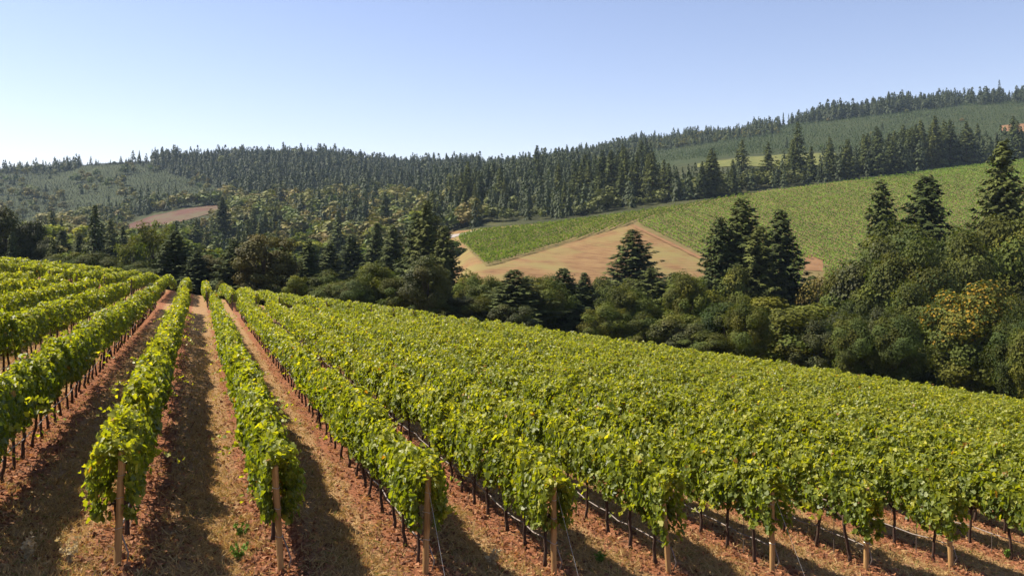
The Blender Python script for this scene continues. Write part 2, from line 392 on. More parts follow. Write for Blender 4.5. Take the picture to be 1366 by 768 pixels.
# ---------------------------------------------------------------- near vineyard
def noise1(n, step, length, r):
    k = int(length/step)+3
    return np.interp(n, np.arange(k)*step, r.random(k)*2-1)
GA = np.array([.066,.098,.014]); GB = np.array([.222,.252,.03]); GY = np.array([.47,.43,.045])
def canopy(u0, u1, v, r, slant=0.0):
    """leaves of one trellised row, in row-local metres from its near end"""
    mb = MB()
    L = u1-u0
    step = 1.0
    bounds = np.arange(u0, u1, step)
    Xs, Ys = xy_of(bounds, v + slant*(bounds-u0)); dist = np.hypot(Xs, Ys)
    inview = (np.abs(Xs) < Ys*.66 + 6)
    dens = np.interp(dist, [12,18,30,45,65,110,150], [1250,1000,580,370,230,130,100])
    dens = np.where(inview, dens, dens*.3)
    size = np.interp(dist, [12,20,40,65,110,150], [.086,.098,.13,.17,.24,.30])
    weak = r.random(len(bounds)) < .05
    dens = dens*np.where(weak, .4, r.uniform(.85,1.15,len(bounds)))
    cnt = r.poisson(dens*np.minimum(1, u1-bounds))
    uu = np.repeat(bounds, cnt) + r.random(cnt.sum())*np.minimum(step, np.repeat(u1-bounds, cnt))
    sz = np.repeat(size, cnt)*r.uniform(.5, 1.4, len(uu))
    ds = np.repeat(dist, cnt)
    q = uu-u0
    top = 1.78 - .12*np.exp(-q/.5) + .22*noise1(q, .9, L, r) + .16*noise1(q, .22, L, r)
    bot = .84 + .15*noise1(q, .8, L, r) + .12*noise1(q, .2, L, r)
    top = top - .3*np.repeat(weak, cnt)
    endd = np.clip((q)/1.2, 0, 1); bot = bot - .08*(1-endd)
    hw = .265 + .08*noise1(q, 1.1, L, r) + .10*noise1(q, .25, L, r)
    shift = .07*noise1(q, 1.6, L, r)
    n = len(uu)
    mode = r.random(n)
    hfrac = r.random(n)**.9
    h = bot + (top-bot)*hfrac
    bulge = .35 + .7*np.sin(np.pi*np.clip(hfrac*.72+.16, 0, 1))
    sgn = np.where(mode < .4, -1.0, 1.0)
    lat = sgn*hw*bulge*(1 - .28*r.random(n)**2) + r.normal(0, .045, n)
    istop = mode > .78
    lat = np.where(istop, r.uniform(-1, 1, n)*hw*.85, lat)
    h = np.where(istop, top + r.normal(0, .07, n) - .18*(np.abs(lat)/hw)**2, h)
    out = np.where(istop, lat/hw*.5, sgn)
    N = np.stack([r.normal(0,.5,n), out*.75 + r.normal(0,.38,n), np.where(istop,.9,.38) + r.normal(0,.35,n)], 1)
    T = np.stack([r.normal(0,.5,n), out*.35 + r.normal(0,.3,n), -.8 + r.normal(0,.3,n)], 1)
    C = np.stack([uu, lat+shift, h], 1)
    # stray shoots above and beside the row
    ns = int(L*3.0); su = u0 + r.random(ns)*L
    sx, sy = xy_of(su, v + slant*(su-u0)); su = su[np.hypot(sx, sy) < 60]; ns = len(su)
    if ns:
        m = 9
        q2 = su-u0; side = r.random(ns) < .35
        st = np.stack([su, np.where(side, np.where(r.random(ns)<.5,-1,1)*.28, r.uniform(-.2,.2,ns)), np.where(side, r.uniform(.9,1.5,ns), 1.72)], 1)
        dr = nrm(np.stack([r.normal(0,.5,ns), np.where(side, np.sign(st[:,1])*1.0, r.normal(0,.45,ns)), np.where(side, .1, 1.0)], 1))
        ln = r.uniform(.2,.8,ns)
        tt = np.linspace(.1,1,m)
        pts = st[:,None] + dr[:,None]*(ln[:,None]*tt[None])[:,:,None]
        pts[:,:,2] -= (ln[:,None]*tt[None]**2)*.35
        pts = pts + r.normal(0,.03,pts.shape)
        C2 = pts.reshape(-1,3); k2 = len(C2)
        C = np.vstack([C, C2])
        N = np.vstack([N, np.stack([r.normal(0,.6,k2), r.normal(0,.6,k2), .6+r.normal(0,.4,k2)],1)])
        T = np.vstack([T, np.stack([r.normal(0,.7,k2), r.normal(0,.7,k2), -.3+r.normal(0,.3,k2)],1)])
        xx, yy = xy_of(C2[:,0], v + slant*(C2[:,0]-u0)); d2 = np.hypot(xx, yy)
        sz = np.concatenate([sz, np.interp(d2,[12,40,70],[.095,.125,.17])*np.tile(np.linspace(1.1,.6,m), ns)])
        ds = np.concatenate([ds, d2]); hfrac = np.concatenate([np.where(istop, 1.1, hfrac), np.full(k2, 1.35)])
    else: hfrac = np.where(istop, 1.1, hfrac)
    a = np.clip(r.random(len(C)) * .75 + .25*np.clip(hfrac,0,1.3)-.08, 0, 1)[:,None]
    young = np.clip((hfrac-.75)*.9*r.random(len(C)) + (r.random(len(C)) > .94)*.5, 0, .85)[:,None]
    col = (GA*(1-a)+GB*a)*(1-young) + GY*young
    odd = r.random(len(C)) < .006
    col[odd] = np.array([.30,.16,.03])
    # local -> world
    vs = v + slant*(C[:,0]-u0); X, Y = xy_of(C[:,0], vs + C[:,1]); Xc, Yc = xy_of(C[:,0], vs)
    W = np.stack([X, Y, terrain(Xc, Yc) + C[:,2]], 1)
    rot = lambda A: np.stack([A[:,0]*DU[0]+A[:,1]*DV[0], A[:,0]*DU[1]+A[:,1]*DV[1], A[:,2]], 1)
    N = rot(N); T = rot(T)
    near = ds < 30
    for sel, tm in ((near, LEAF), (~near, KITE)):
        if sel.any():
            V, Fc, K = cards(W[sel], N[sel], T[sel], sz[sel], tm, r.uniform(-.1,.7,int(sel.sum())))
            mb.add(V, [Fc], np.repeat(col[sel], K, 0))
    return mb

def trunk_mesh(seed):
    r = np.random.default_rng(seed); mb = MB()
    z = np.linspace(-.05, .92, 7)
    off = np.cumsum(r.normal(0, .018, (7,2)), 0)
    V, Fs = tube(np.column_stack([off[:,0]-off[0,0], off[:,1]-off[0,1], z]), np.interp(z, [0,.15,.9], [.045,.032,.028]), 6); mb.add(V, Fs)
    tip = np.array([off[-1,0]-off[0,0], off[-1,1]-off[0,1], .88])
    for s in (-1, 1):                                    # cordon arms tied along the fruiting wire
        pts = [tip + np.array([0,0,-.06]), tip + DUV(s*.12, .02), tip + DUV(s*.45, .06)]
        V, Fs = tube(pts, [.026,.022,.014], 5); mb.add(V, Fs)
    return mb.build('trunk', M_VBARK, True)
def DUV(u, dz): return np.array([DU[0]*u, DU[1]*u, dz])
TRUNKS = [trunk_mesh(k) for k in range(5)]
def stake_mesh():
    V, Fs = tube([(0,0,-.1),(0.004,0,.6),(0,0,1.3)], .009, 5); mb = MB(); mb.add(V, Fs)
    return mb.build('stake', M_OLDPOST)
STAKE = stake_mesh()
def post_mesh(mat, h=1.95, rad=.052, seed=1):
    r = np.random.default_rng(seed); mb = MB()
    z = np.concatenate([np.linspace(-.2, h-.02, 9), [h]])
    V, Fs = tube(np.column_stack([r.normal(0,.004,10), r.normal(0,.004,10), z]), np.concatenate([np.full(9, rad)*r.uniform(.95,1.05,9), [rad*.86]]), 12); mb.add(V, Fs)
    return mb.build('post', mat)
POSTS = [post_mesh(M_POST, 1.66, .05, k) for k in range(3)]; OLD = post_mesh(M_OLDPOST, 1.9, .05, 9)
def wrap_mesh():
    mb = MB(); th = np.linspace(0, 2*math.pi, 17)
    V, Fs = tube(np.column_stack([.056*np.cos(th), .056*np.sin(th), .01*np.sin(th*2)]), .0045, 4, False); mb.add(V, Fs)
    return mb.build('wire_wrap', M_WIRE)
WRAP = wrap_mesh()

ORD = ['first','second','third','fourth','fifth','sixth','seventh','eighth','ninth','tenth','eleventh','twelfth','thirteenth','fourteenth']
def vine_row(v, u0, u1, label, group, r, trunk_to=None, posts=True, hose=True, guy=True, newpost=True, slant=0.0):
    X0, Y0 = xy_of(u0, v); Z0 = zt(X0, Y0)
    root = empty('vine_row', (X0, Y0, Z0)); tag(root, label, 'vine row', group)
    base = np.array([X0, Y0, Z0])
    mb = canopy(u0-.22, u1, v, r, slant); mb.V = [a - base for a in mb.V]
    link('canopy', mb.build('canopy', M_VINE), root)
    def world(u, dv=0.0):
        X, Y = xy_of(u, v+dv+slant*(u-u0)); return X - X0, Y - Y0, zt(X, Y) - Z0
    if posts:
        for k, u in enumerate((u0, u1)):
            p = link('post', POSTS[r.integers(3)] if (k == 0 and newpost) else OLD, root, world(u))
            p.rotation_euler = (r.normal(0,.032), r.normal(0,.032), r.random()*6)
            if k == 0 and newpost: [link('wire_wrap', WRAP, p, (0, 0, z)) for z in (.56, 1.0, 1.32)]
    ul = min(u1-.3, u0 + (trunk_to or 0)); k = 0
    for u in np.arange(u0+.45, ul, 1.0):
        t = link('trunk', TRUNKS[r.integers(5)], root, world(u + r.normal(0,.05), r.normal(0,.02)))
        s = r.uniform(.92,1.1); t.scale = (s, s, s)
        t.rotation_euler = (r.normal(0,.05), r.normal(0,.05), r.choice([0, math.pi]) + r.normal(0,.15))
    if trunk_to and trunk_to < 30:
        for u in np.arange(u0+.95, ul, 3.0): link('stake', STAKE, root, world(u, .03))
    if hose:
        us = np.arange(u0+.03, min(u1, u0+65), .5); jit = r.normal(0, .02, len(us))
        pts = []
        for a, j in zip(us, jit):
            x, y, z = world(a, .03+j*.4); pts.append((x, y, z + .47 + j - .07*abs(math.sin((a-u0)*math.pi/5.0))))
        x, y, z = world(u0, .06); pts[0] = (x, y, z+.46)
        x1, y1, z1 = world(u0+.05, .12)
        V, Fs = tube([(x1, y1, z1+.02), (x1+.05, y1-.05, z1+.2)] + pts, .012, 5)
        h = MB(); h.add(V, Fs); link('drip_hose', h.build('drip_hose', M_HOSE, True), root)
    if guy:
        x, y, z = world(u0-.9, .12); g = MB()
        V, Fs = tube([(.03,0,1.5), (x, y, z+.02)], .0032, 4); g.add(V, Fs)
        link('guy_wire', g.build('guy_wire', M_WIRE), root)
    return root
IMIN, IMAX = -9, 31
PATH0, PATH1 = 63.0, 74.0
for i in range(IMIN, IMAX+1):
    v = i*SP; ue = float(_ued(v)); r = np.random.default_rng(100+i)
    split = ue > 84
    u1 = PATH0 if split else ue
    if 0 <= i <= 8:
        lab = ('leafy vine row starting at the %s wooden end post counted from the left' % ORD[i]); grp = 'vine rows ending at the bottom of the slope'
    elif -4 <= i < 0:
        lab = ('leafy vine row at left, %s row left of the leftmost wooden end post' % ORD[-i-1]); grp = 'vine rows on the upper left slope'
    elif i < -4:
        lab = 'leafy vine row high on the left slope, its trunks hidden by nearer rows'; grp = 'far vine rows on the upper left slope'
    else:
        lab = 'leafy vine row merging with its neighbours on the right slope, end post out of view'; grp = 'vine rows on the right slope'
    vine_row(v, 0.0, u1, lab, grp, r, trunk_to=(62 if -6 <= i <= 4 else 14), posts=True, hose=(i >= -5 and i <= 14), guy=(i in (2, 3, 5)))
for i in range(-15, 13):
    v = i*SP; ue = float(_ued(v)); r = np.random.default_rng(300+i)
    if ue < 84: continue
    if i < -7 or i > 6:
        lab = 'short vine row on the crest beyond the cross path, a mere strip of leaves'; grp = 'crest vine rows seen as strips'
    elif i < 1: lab = 'vine row beyond the cross path, %s one left of the crest gap' % ORD[-i]; grp = 'crest vine rows beyond the cross path'
    else: lab = 'vine row beyond the cross path, %s one right of the crest gap' % ORD[i-1]; grp = 'crest vine rows beyond the cross path'
    vine_row(v-.35, PATH1, ue, lab, grp, r, trunk_to=(22 if -7 <= i <= 6 else None), hose=False, guy=False, newpost=False, slant=0.0)

# dry grass, leaf litter and weeds on the vineyard floor
def floor_scatter():
    n = 170000
    Y = 10.5 + 40*rng.random(n)**1.6; X = (rng.random(n)*2-1)*Y*.66
    u, v = uv_of(X, Y); k = np.abs(((v/SP) % 1) - .53)
    clump = np.sin(X*2.1+3*np.sin(Y*1.3))*np.sin(Y*2.7+2*np.sin(X*.9))
    keep = (u < PATH0) & (rng.random(n) < np.clip(.95-2.0*k + .35*clump, .06, 1))
    X, Y = X[keep], Y[keep]; n = len(X); Z = terrain(X, Y)
    m = 3
    X = np.repeat(X, m)+rng.normal(0,.03,n*m); Y = np.repeat(Y, m)+rng.normal(0,.03,n*m); Z = np.repeat(Z, m)
    ln = rng.uniform(.04,.20,n*m)
    T = np.stack([rng.normal(0,.8,n*m), rng.normal(0,.8,n*m), rng.uniform(.25,1.1,n*m)], 1)
    N = np.stack([rng.normal(0,1,n*m), rng.normal(0,1,n*m), rng.normal(0,.4,n*m)], 1)
    V, Fc, K = cards(np.stack([X,Y,Z+ln*.25],1), N, T, ln, (np.array([[0,.06],[0,-.06],[1.0,0]]), [[0,1,2]]), 0)
    g = rng.random((n*m,1)); gr = (rng.random((n*m,1)) > .93)
    col = np.where(gr, np.array([.14,.17,.04]), np.array([.34,.21,.09])*(1-g) + np.array([.50,.36,.17])*g)
    o = link('dry_grass', mesh('dry_grass', V, [Fc], M_STRAW, np.repeat(col, K, 0)))
    tag(o, 'short dry straw coloured grass growing in the vineyard aisles', 'grass', kind='stuff')
    n = 80000
    Y = 10.5 + 40*rng.random(n)**1.7; X = (rng.random(n)*2-1)*Y*.66
    u, v = uv_of(X, Y); k = np.abs(((v/SP) % 1) - .5)
    keep = (u < PATH0) & (rng.random(n) < np.clip(.12+1.7*k, 0, 1)); X, Y = X[keep], Y[keep]; n = len(X)
    S = rng.uniform(.02,.11,n)
    N = np.stack([rng.normal(0,.55,n), rng.normal(0,.55,n), np.ones(n)], 1); T = rng.normal(0,1,(n,3))
    V, Fc, K = cards(np.stack([X,Y,terrain(X,Y)+S*.35],1), N, T, S, KITE, .45)
    g = rng.random((n,1))
    col = np.array([.10,.038,.02])*(1-g) + np.array([.42,.20,.10])*g
    o = link('leaf_litter', mesh('leaf_litter', V, [Fc], M_STRAW, np.repeat(col, K, 0)))
    tag(o, 'reddish dry leaves and prunings littering the soil under the vine rows', 'leaf litter', kind='stuff')
floor_scatter()
def clods():
    r = np.random.default_rng(33); n = 26000
    Y = 10.5 + 36*r.random(n)**1.8; X = (r.random(n)*2-1)*Y*.66
    u, v = uv_of(X, Y); k = np.abs(((v/SP) % 1) - .53)
    keep = (u < PATH0) & (r.random(n) < np.clip(3*k-.35, .08, 1)); X, Y = X[keep], Y[keep]; n = len(X)
    S = r.uniform(.012,.05,n)*np.where(r.random(n) < .06, 1.8, 1)
    oct_ = np.array([[1,0,0],[0,1,0],[-1,0,0],[0,-1,0],[0,0,.8],[0,0,-.8]])
    V = (oct_[None] + r.normal(0,.22,(n,6,3)))*S[:,None,None] + np.stack([X,Y,terrain(X,Y)+S*.25],1)[:,None]
    f = np.array([[0,1,4],[1,2,4],[2,3,4],[3,0,4],[1,0,5],[2,1,5],[3,2,5],[0,3,5]])
    Fc = (f[None] + (np.arange(n)*6)[:,None,None]).reshape(-1,3)
    g = r.random((n,1)); col = np.array([.13,.05,.025])*(1-g) + np.array([.36,.17,.09])*g
    tag(link('soil_clods', mesh('soil_clods', V.reshape(-1,3), [Fc], M_STRAW, np.repeat(col, 6, 0))), 'small red clods and pebbles strewn over the bare soil strips', 'clods', kind='stuff')
    n = 5200; Y = 10.5 + 36*r.random(n)**1.7; X = (r.random(n)*2-1)*Y*.66
    u, v = uv_of(X, Y); k = np.abs(((v/SP) % 1) - .53); keep = (u < PATH0) & (r.random(n) < np.clip(2.4*k, .1, 1)); X, Y = X[keep], Y[keep]; n = len(X)
    S = r.uniform(.12,.5,n); a = r.random(n)*6.28
    T = np.stack([np.cos(a), np.sin(a), r.normal(0,.08,n)], 1)
    V, Fc, K = cards(np.stack([X,Y,terrain(X,Y)+.025],1), np.stack([r.normal(0,.5,n), r.normal(0,.5,n), np.ones(n)],1), T, S, (np.array([[0,.025],[.5,.06],[1,.01],[1,-.01],[.5,.02],[0,-.025]]), [[0,1,4,5],[1,2,3,4]]), .0)
    g = r.random((n,1)); col = np.array([.05,.03,.02])*(1-g) + np.array([.24,.14,.08])*g
    tag(link('prunings', mesh('prunings', V, [Fc], M_STRAW, np.repeat(col, K, 0))), 'dry cane prunings scattered on the soil between the rows', 'prunings', kind='stuff')
clods()
def weed(x, y, kind, label, seed):
    r = np.random.default_rng(seed)
    Yg = np.linspace(9.5, 30, 600); Xg = (x-CX)/F*Yg
    yp = HZ - terrain(Xg, Yg)/Yg*F; k = int(np.argmin(np.abs(yp-y)))
    X, Y = Xg[k], Yg[k]; root = tag(empty('weed_plant', (X, Y, zt(X, Y))), label, 'weed')
    st = MB(); fo = MB()
    for j in range(14):
        a = r.random()*6.28; ln = r.uniform(.15,.42) if kind == 'dry' else r.uniform(.1,.28); lean = r.uniform(.1,.7)
        p = np.array([[0,0,-.02],[math.cos(a)*lean*ln*.4, math.sin(a)*lean*ln*.4, ln*.55],[math.cos(a)*lean*ln, math.sin(a)*lean*ln, ln]])
        V, Fs = tube(p, [.004,.003,.002], 4); c = (.34,.25,.13) if kind == 'dry' else (.10,.13,.03); st.add(V, Fs, np.array(c))
        m = 10; t = r.uniform(.3,1,m)[:,None]; C = p[0]*(1-t)+p[2]*t + r.normal(0,.015,(m,3))
        V, Fc, K = cards(C, r.normal(0,1,(m,3)), r.normal(0,1,(m,3))+np.array([0,0,.6]), r.uniform(.03,.07,m), KITE, .3)
        c1 = np.array([.46,.37,.22]) if kind == 'dry' else np.array([.12,.20,.03]); fo.add(V, [Fc], np.repeat(c1*r.uniform(.7,1.2,(m,1)), K, 0))
    link('stem', st.build('stem', M_STRAW), root); link('foliage', fo.build('foliage', M_STRAW), root)
for args in ((40,748,'dry','pale dry weed on the soil at the bottom left corner',1), (92,752,'dry','small pale dry weed left of the leftmost end post',2),
             (322,716,'green','green weed in the aisle left of the second end post',3), (318,746,'green','low green weed at the foot of the aisle beside the second end post',4),
             (538,700,'dry','straw coloured tuft beside the third end post',5), (655,757,'dry','pale dry weed stalks left of the fourth end post',6),
             (800,752,'green','low green weed between the fourth and fifth end posts',7), (1148,742,'dry','tall straw weed at the foot of the seventh end post',8),
             (1345,745,'green','green weed at the foot of the ninth end post',9)):
    weed(*args)
#@@NEAR

# ---------------------------------------------------------------- trees: prototypes
def fir_proto(seed, H=25.0, Rb=4.3, whorl=.55, per=6, dens=11, size=.75, bare=.06, shape=.85):
    r = np.random.default_rng(seed); cr = MB(); tk = MB()
    V, Fs = tube(np.column_stack([r.normal(0,.03,9), r.normal(0,.03,9), np.linspace(-1,H*.97,9)]), np.linspace(.36,.03,9), 7); tk.add(V, Fs)
    Cs=[]; Ns=[]; Ts=[]; Ss=[]; Cl=[]
    z = H*bare
    lop = r.uniform(-.25,.25,12)
    while z < H*.99:
        f = z/H
        nb = max(3, int(per*(1.05-.45*f) + r.random()))
        a0 = r.random()*6.28
        for b in range(nb):
            a = a0 + b*6.28/nb + r.normal(0,.22)
            L = Rb*(1-f)**shape*r.uniform(.5,1.2)*(1+lop[int((a%6.28)/6.29*12)]) + .22
            if f < .2: L *= .72 + 1.4*f
            zo = r.uniform(-1.3,1.3)*whorl*(1-f)
            rise = np.interp(f, [0,.35,.75,1], [-.12,.10,.42,1.0]) + r.normal(0,.07)
            k = max(2, int(dens*L/Rb*r.uniform(.8,1.2)) + 2)
            t = np.sqrt(r.uniform(.05,1,k))
            d = np.array([math.cos(a), math.sin(a), 0]); sdv = np.array([-math.sin(a), math.cos(a), 0])
            wid = .30*L*(1-t)**.6*np.interp(t,[0,.3,1],[.5,1,1])
            side = r.uniform(-1,1,k)*wid
            C = d*(L*t)[:,None] + sdv*side[:,None]
            C[:,2] = z + zo + L*(rise*t - .24*t**2 + .20*t**5) - .12*np.abs(side) + r.normal(0,.05,k)
            T = d*np.ones((k,1)) + sdv*(np.sign(side)*r.uniform(.2,1.0,k))[:,None]
            T[:,2] += rise - .5*t + r.normal(0,.2,k)
            N = np.tile([0,0,.8],(k,1)) + d*.75 + r.normal(0,.30,(k,3))
            Cs.append(C); Ns.append(N); Ts.append(T); Ss.append(size*r.uniform(.7,1.3,k)*np.interp(f,[0,.8,1],[1.1,.8,.5]))
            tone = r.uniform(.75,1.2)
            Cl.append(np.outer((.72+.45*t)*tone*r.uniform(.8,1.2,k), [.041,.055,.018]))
        z += whorl*np.interp(f,[0,1],[1.15,.75])*r.uniform(.8,1.2)
    C=np.vstack(Cs); col=np.vstack(Cl)
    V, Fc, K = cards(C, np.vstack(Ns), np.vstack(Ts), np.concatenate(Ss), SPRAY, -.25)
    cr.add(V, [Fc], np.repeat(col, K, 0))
    return cr, tk
def broad_proto(seed, H=15.0, W=5.5, lobes=46, per=190, size=.42, low=.16, golden=0.0):
    r = np.random.default_rng(seed); cr = MB(); tk = MB()
    lp = []
    while len(lp) < lobes:
        p = r.uniform(-1,1,3); d = np.linalg.norm(p)
        if .35 < d < 1.0: lp.append(p)
    lp = np.array(lp)
    zc = H*(low+1)/2; hz = H*(1-low)/2
    prof = 1 - .25*np.clip(lp[:,2],0,1)**2 - .12*np.clip(-lp[:,2],0,1)
    ang = np.arctan2(lp[:,1], lp[:,0]); wob = 1 + .16*np.sin(ang*2+seed) + .10*np.sin(ang*3+seed*2.1)
    LP = np.stack([lp[:,0]*W*.84*prof*wob, lp[:,1]*W*.84*prof*wob, zc + lp[:,2]*hz*.86], 1)
    V, Fs = tube(np.column_stack([np.cumsum(r.normal(0,.10,7)), np.cumsum(r.normal(0,.10,7)), np.linspace(-.8,H*.72,7)]), np.linspace(.34,.10,7), 7); tk.add(V, Fs)
    for p in LP[r.permutation(len(LP))[:14]]:
        z0 = p[2]*r.uniform(.35,.6)
        V, Fs = tube([(0,0,z0), (p[0]*.5, p[1]*.5, z0+(p[2]-z0)*.6), tuple(p)], [.13,.08,.03], 5); tk.add(V, Fs)
    for p in LP:
        rad = r.uniform(.2,.38)*W*.9
        k = int(per*(rad/(.26*W))**2*r.uniform(.7,1.2))
        dv = nrm(r.normal(0,1,(k,3))); rr = rad*(r.random(k)**.28)*(1+.25*np.sin(dv[:,0]*5+p[0])*np.sin(dv[:,2]*5+p[1]))
        C = p + dv*rr[:,None]*np.array([1.08,1.08,.82])
        outw = nrm(C - np.array([0,0,zc*.85]))
        N = dv*.95 + outw*.55 + np.array([0,0,.25]) + r.normal(0,.30,(k,3))
        T = r.normal(0,.9,(k,3)) + np.array([0,0,-.2])
        tone = r.uniform(.68,1.3); warm = r.uniform(-.12,.22)
        c = np.array([.066*(1+warm), .082, .016*(1-warm)])*tone
        cc = c*r.uniform(.82,1.2,(k,1))
        if golden:
            gp = np.clip((p[2]/H-.62)*2.2 - p[0]/W*.45, 0, 1)*golden
            y = (r.random(k) < gp*.55)
            cc[y] = np.array([.24,.165,.02])*r.uniform(.7,1.2,(y.sum(),1))
        V, Fc, K = cards(C, N, T, size*r.uniform(.6,1.3,k), KITE, .35)
        cr.add(V, [Fc], np.repeat(cc, K, 0))
    return cr, tk
FIRS = []
for k, (Rb, sh, per) in enumerate([(4.6,.92,9),(4.5,.84,9),(4.7,1.0,9),(4.5,.88,9),(4.6,.8,9)]):
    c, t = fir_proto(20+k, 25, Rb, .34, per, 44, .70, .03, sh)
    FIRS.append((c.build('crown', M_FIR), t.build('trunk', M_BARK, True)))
BROADS = []
for k, (lo, W, lobes) in enumerate([(.10,5.6,52),(.06,5.0,46),(.14,6.0,56),(.04,4.6,44),(.2,5.4,40),(.02,5.4,50)]):
    c, t = broad_proto(40+k, 15, W, lobes, 430, .29, lo)
    BROADS.append((c.build('crown', M_BROAD), t.build('trunk', M_BARK, True), W))
c, t = broad_proto(60, 15, 5.6, 54, 430, .29, .04, 1.0); GOLD = (c.build('crown', M_BROAD), t.build('trunk', M_BARK, True), 5.6)
c, t = broad_proto(61, 15, 4.2, 34, 110, .36, .2); THIN = (c.build('crown', M_PALE), t.build('trunk', M_BARK, True), 4.2)
c, t = broad_proto(62, 15, 5.0, 26, 70, .30, .1); BARE = (c.build('crown', M_GREY), t.build('trunk', M_BARK, True), 5.0)
FIRM = []; BRDM = []
def merged(c, t, mat, name):
    c.add(np.vstack(t.V), [np.vstack(f) for f in t.F.values()], np.array([.05,.038,.028])); return c.build(name, mat)
for k in range(5):
    c, t = fir_proto(70+k, 25, [6.0,5.3,6.4,5.6,5.0][k], .7, 8, 12, 1.5, .02, .88); FIRM.append(merged(c, t, M_FIR, 'fir_tree'))
for k in range(5):
    c, t = broad_proto(80+k, 15, 5.4, 22, 150, .66, .03); c.T = [a*np.array([1.68,1.72,1.2]) for a in c.T]; BRDM.append((merged(c, t, M_BROAD, 'broadleaf_tree'), 5.4))

def put(o, x, Y):
    X = (x-CX)/F*Y; o.location = (X, Y, zt(X, Y)-.15)
def height_for(x, Y, ytop):
    X = (x-CX)/F*Y; return (HZ-ytop)/F*Y - zt(X, Y)
def setmat(o, m):
    o.material_slots[0].link = 'OBJECT'; o.material_slots[0].material = m
NF = NB = 0
def hero_fir(x, ytop, Y, wpx, label, r, group=None):
    global NF; NF += 1
    c, t = FIRS[r.integers(5)]; h = height_for(x, Y, ytop)
    root = tag(empty('fir_tree', (0,0,0)), label, 'fir tree', group); put(root, x, Y)
    wr = 1.85*(wpx/F*Y)/4.6; root.scale = (wr, wr, h/25.0); root.rotation_euler = (r.normal(0,.015), r.normal(0,.015), r.random()*6.28)
    link('crown', c, root); link('trunk', t, root); return root
def hero_broad(x, ytop, Y, wpx, label, r, mat=None, proto=None, name='broadleaf_tree', cat='tree', group=None):
    global NB; NB += 1
    c, t, W = proto or BROADS[r.integers(len(BROADS))]; h = height_for(x, Y, ytop)
    root = tag(empty(name, (0,0,0)), label, cat, group); put(root, x, Y)
    hs = 1.07*h/15.0; wr = max(1.1*(wpx/F*Y)/W, .74*hs if proto is None else 0); root.scale = (wr, wr*r.uniform(.9,1.1), hs); root.rotation_euler = (0, 0, r.random()*6.28 if proto is not GOLD else 0)
    o = link('crown', c, root); link('trunk', t, root)
    if mat: setmat(o, mat)
    return root
rt = np.random.default_rng(5)
HF = [ # x, top row, distance, half width, label
 (1342,186,150,48,'huge dark fir at the right edge, tallest of the near firs'),
 (1236,232,162,50,'broad dark fir against the far vineyard, right one of a close pair'),
 (1180,237,166,38,'narrow dark fir against the far vineyard, left one of a close pair'),
 (1046,276,152,42,'dark fir with upswept branches standing right beside the tallest central fir'),
 (988,261,148,50,'tall dark fir in the centre of the near wood, before the far vineyard'),
 (958,288,146,34,'brownish fir hugging the left side of the tallest central fir'),
 (1012,300,143,38,'dark fir in front of and between the two central firs'),
 (848,305,185,46,'isolated fir with spreading branches before the bare tan field'),
 (688,358,120,40,'mid green fir at the edge of the vineyard below the bare field'),
 (752,356,128,34,'slim green fir second along the vineyard edge below the bare field'),
 (782,362,132,30,'small green fir under the bare field, right of the slim one'),
 (866,356,138,40,'soft bluish green fir below the isolated fir'),
 (898,362,140,34,'blue green fir leaning on the left flank of the central wood'),
 (574,266,172,30,'tall dark fir beside the red dirt road at the left end of the far field'),
 (552,282,176,28,'dark fir just left of the tall one by the red dirt road'),
 (592,300,165,26,'dark fir whose right side borders the red dirt road'),
 (528,300,190,30,'dark green fir in the middle of the dense valley grove'),
 (500,296,210,26,'pointed fir rising out of the valley grove'),
 (470,312,215,28,'fir on the left of the valley grove'),
 (440,322,200,26,'dark fir standing behind the vineyard crest, between two brown oaks'),
 (412,318,150,24,'very dark tall fir behind the crest of the vineyard'),
 (378,330,152,22,'thin dark fir right of the brownish crest oak'),
 (312,318,142,24,'dark fir behind the gap between the middle vine rows'),
 (234,306,150,25,'dark fir beside the pale thin poplar above the left vine rows'),
 (262,332,146,20,'short dark fir to the right of the fir beside the pale poplar'),
 (82,306,260,20,'slim fir in the valley beyond the left vineyard crest'),
 (106,310,270,18,'small fir in the valley, right of the slim one'),
 (128,304,265,20,'tallest small fir of the valley row left of the pale poplar'),
 (148,312,250,18,'small fir at the right end of the valley row'),
 (296,262,520,14,'lone pointed fir at the right tip of the red clearing'),
]
for a in HF: hero_fir(*a, rt)
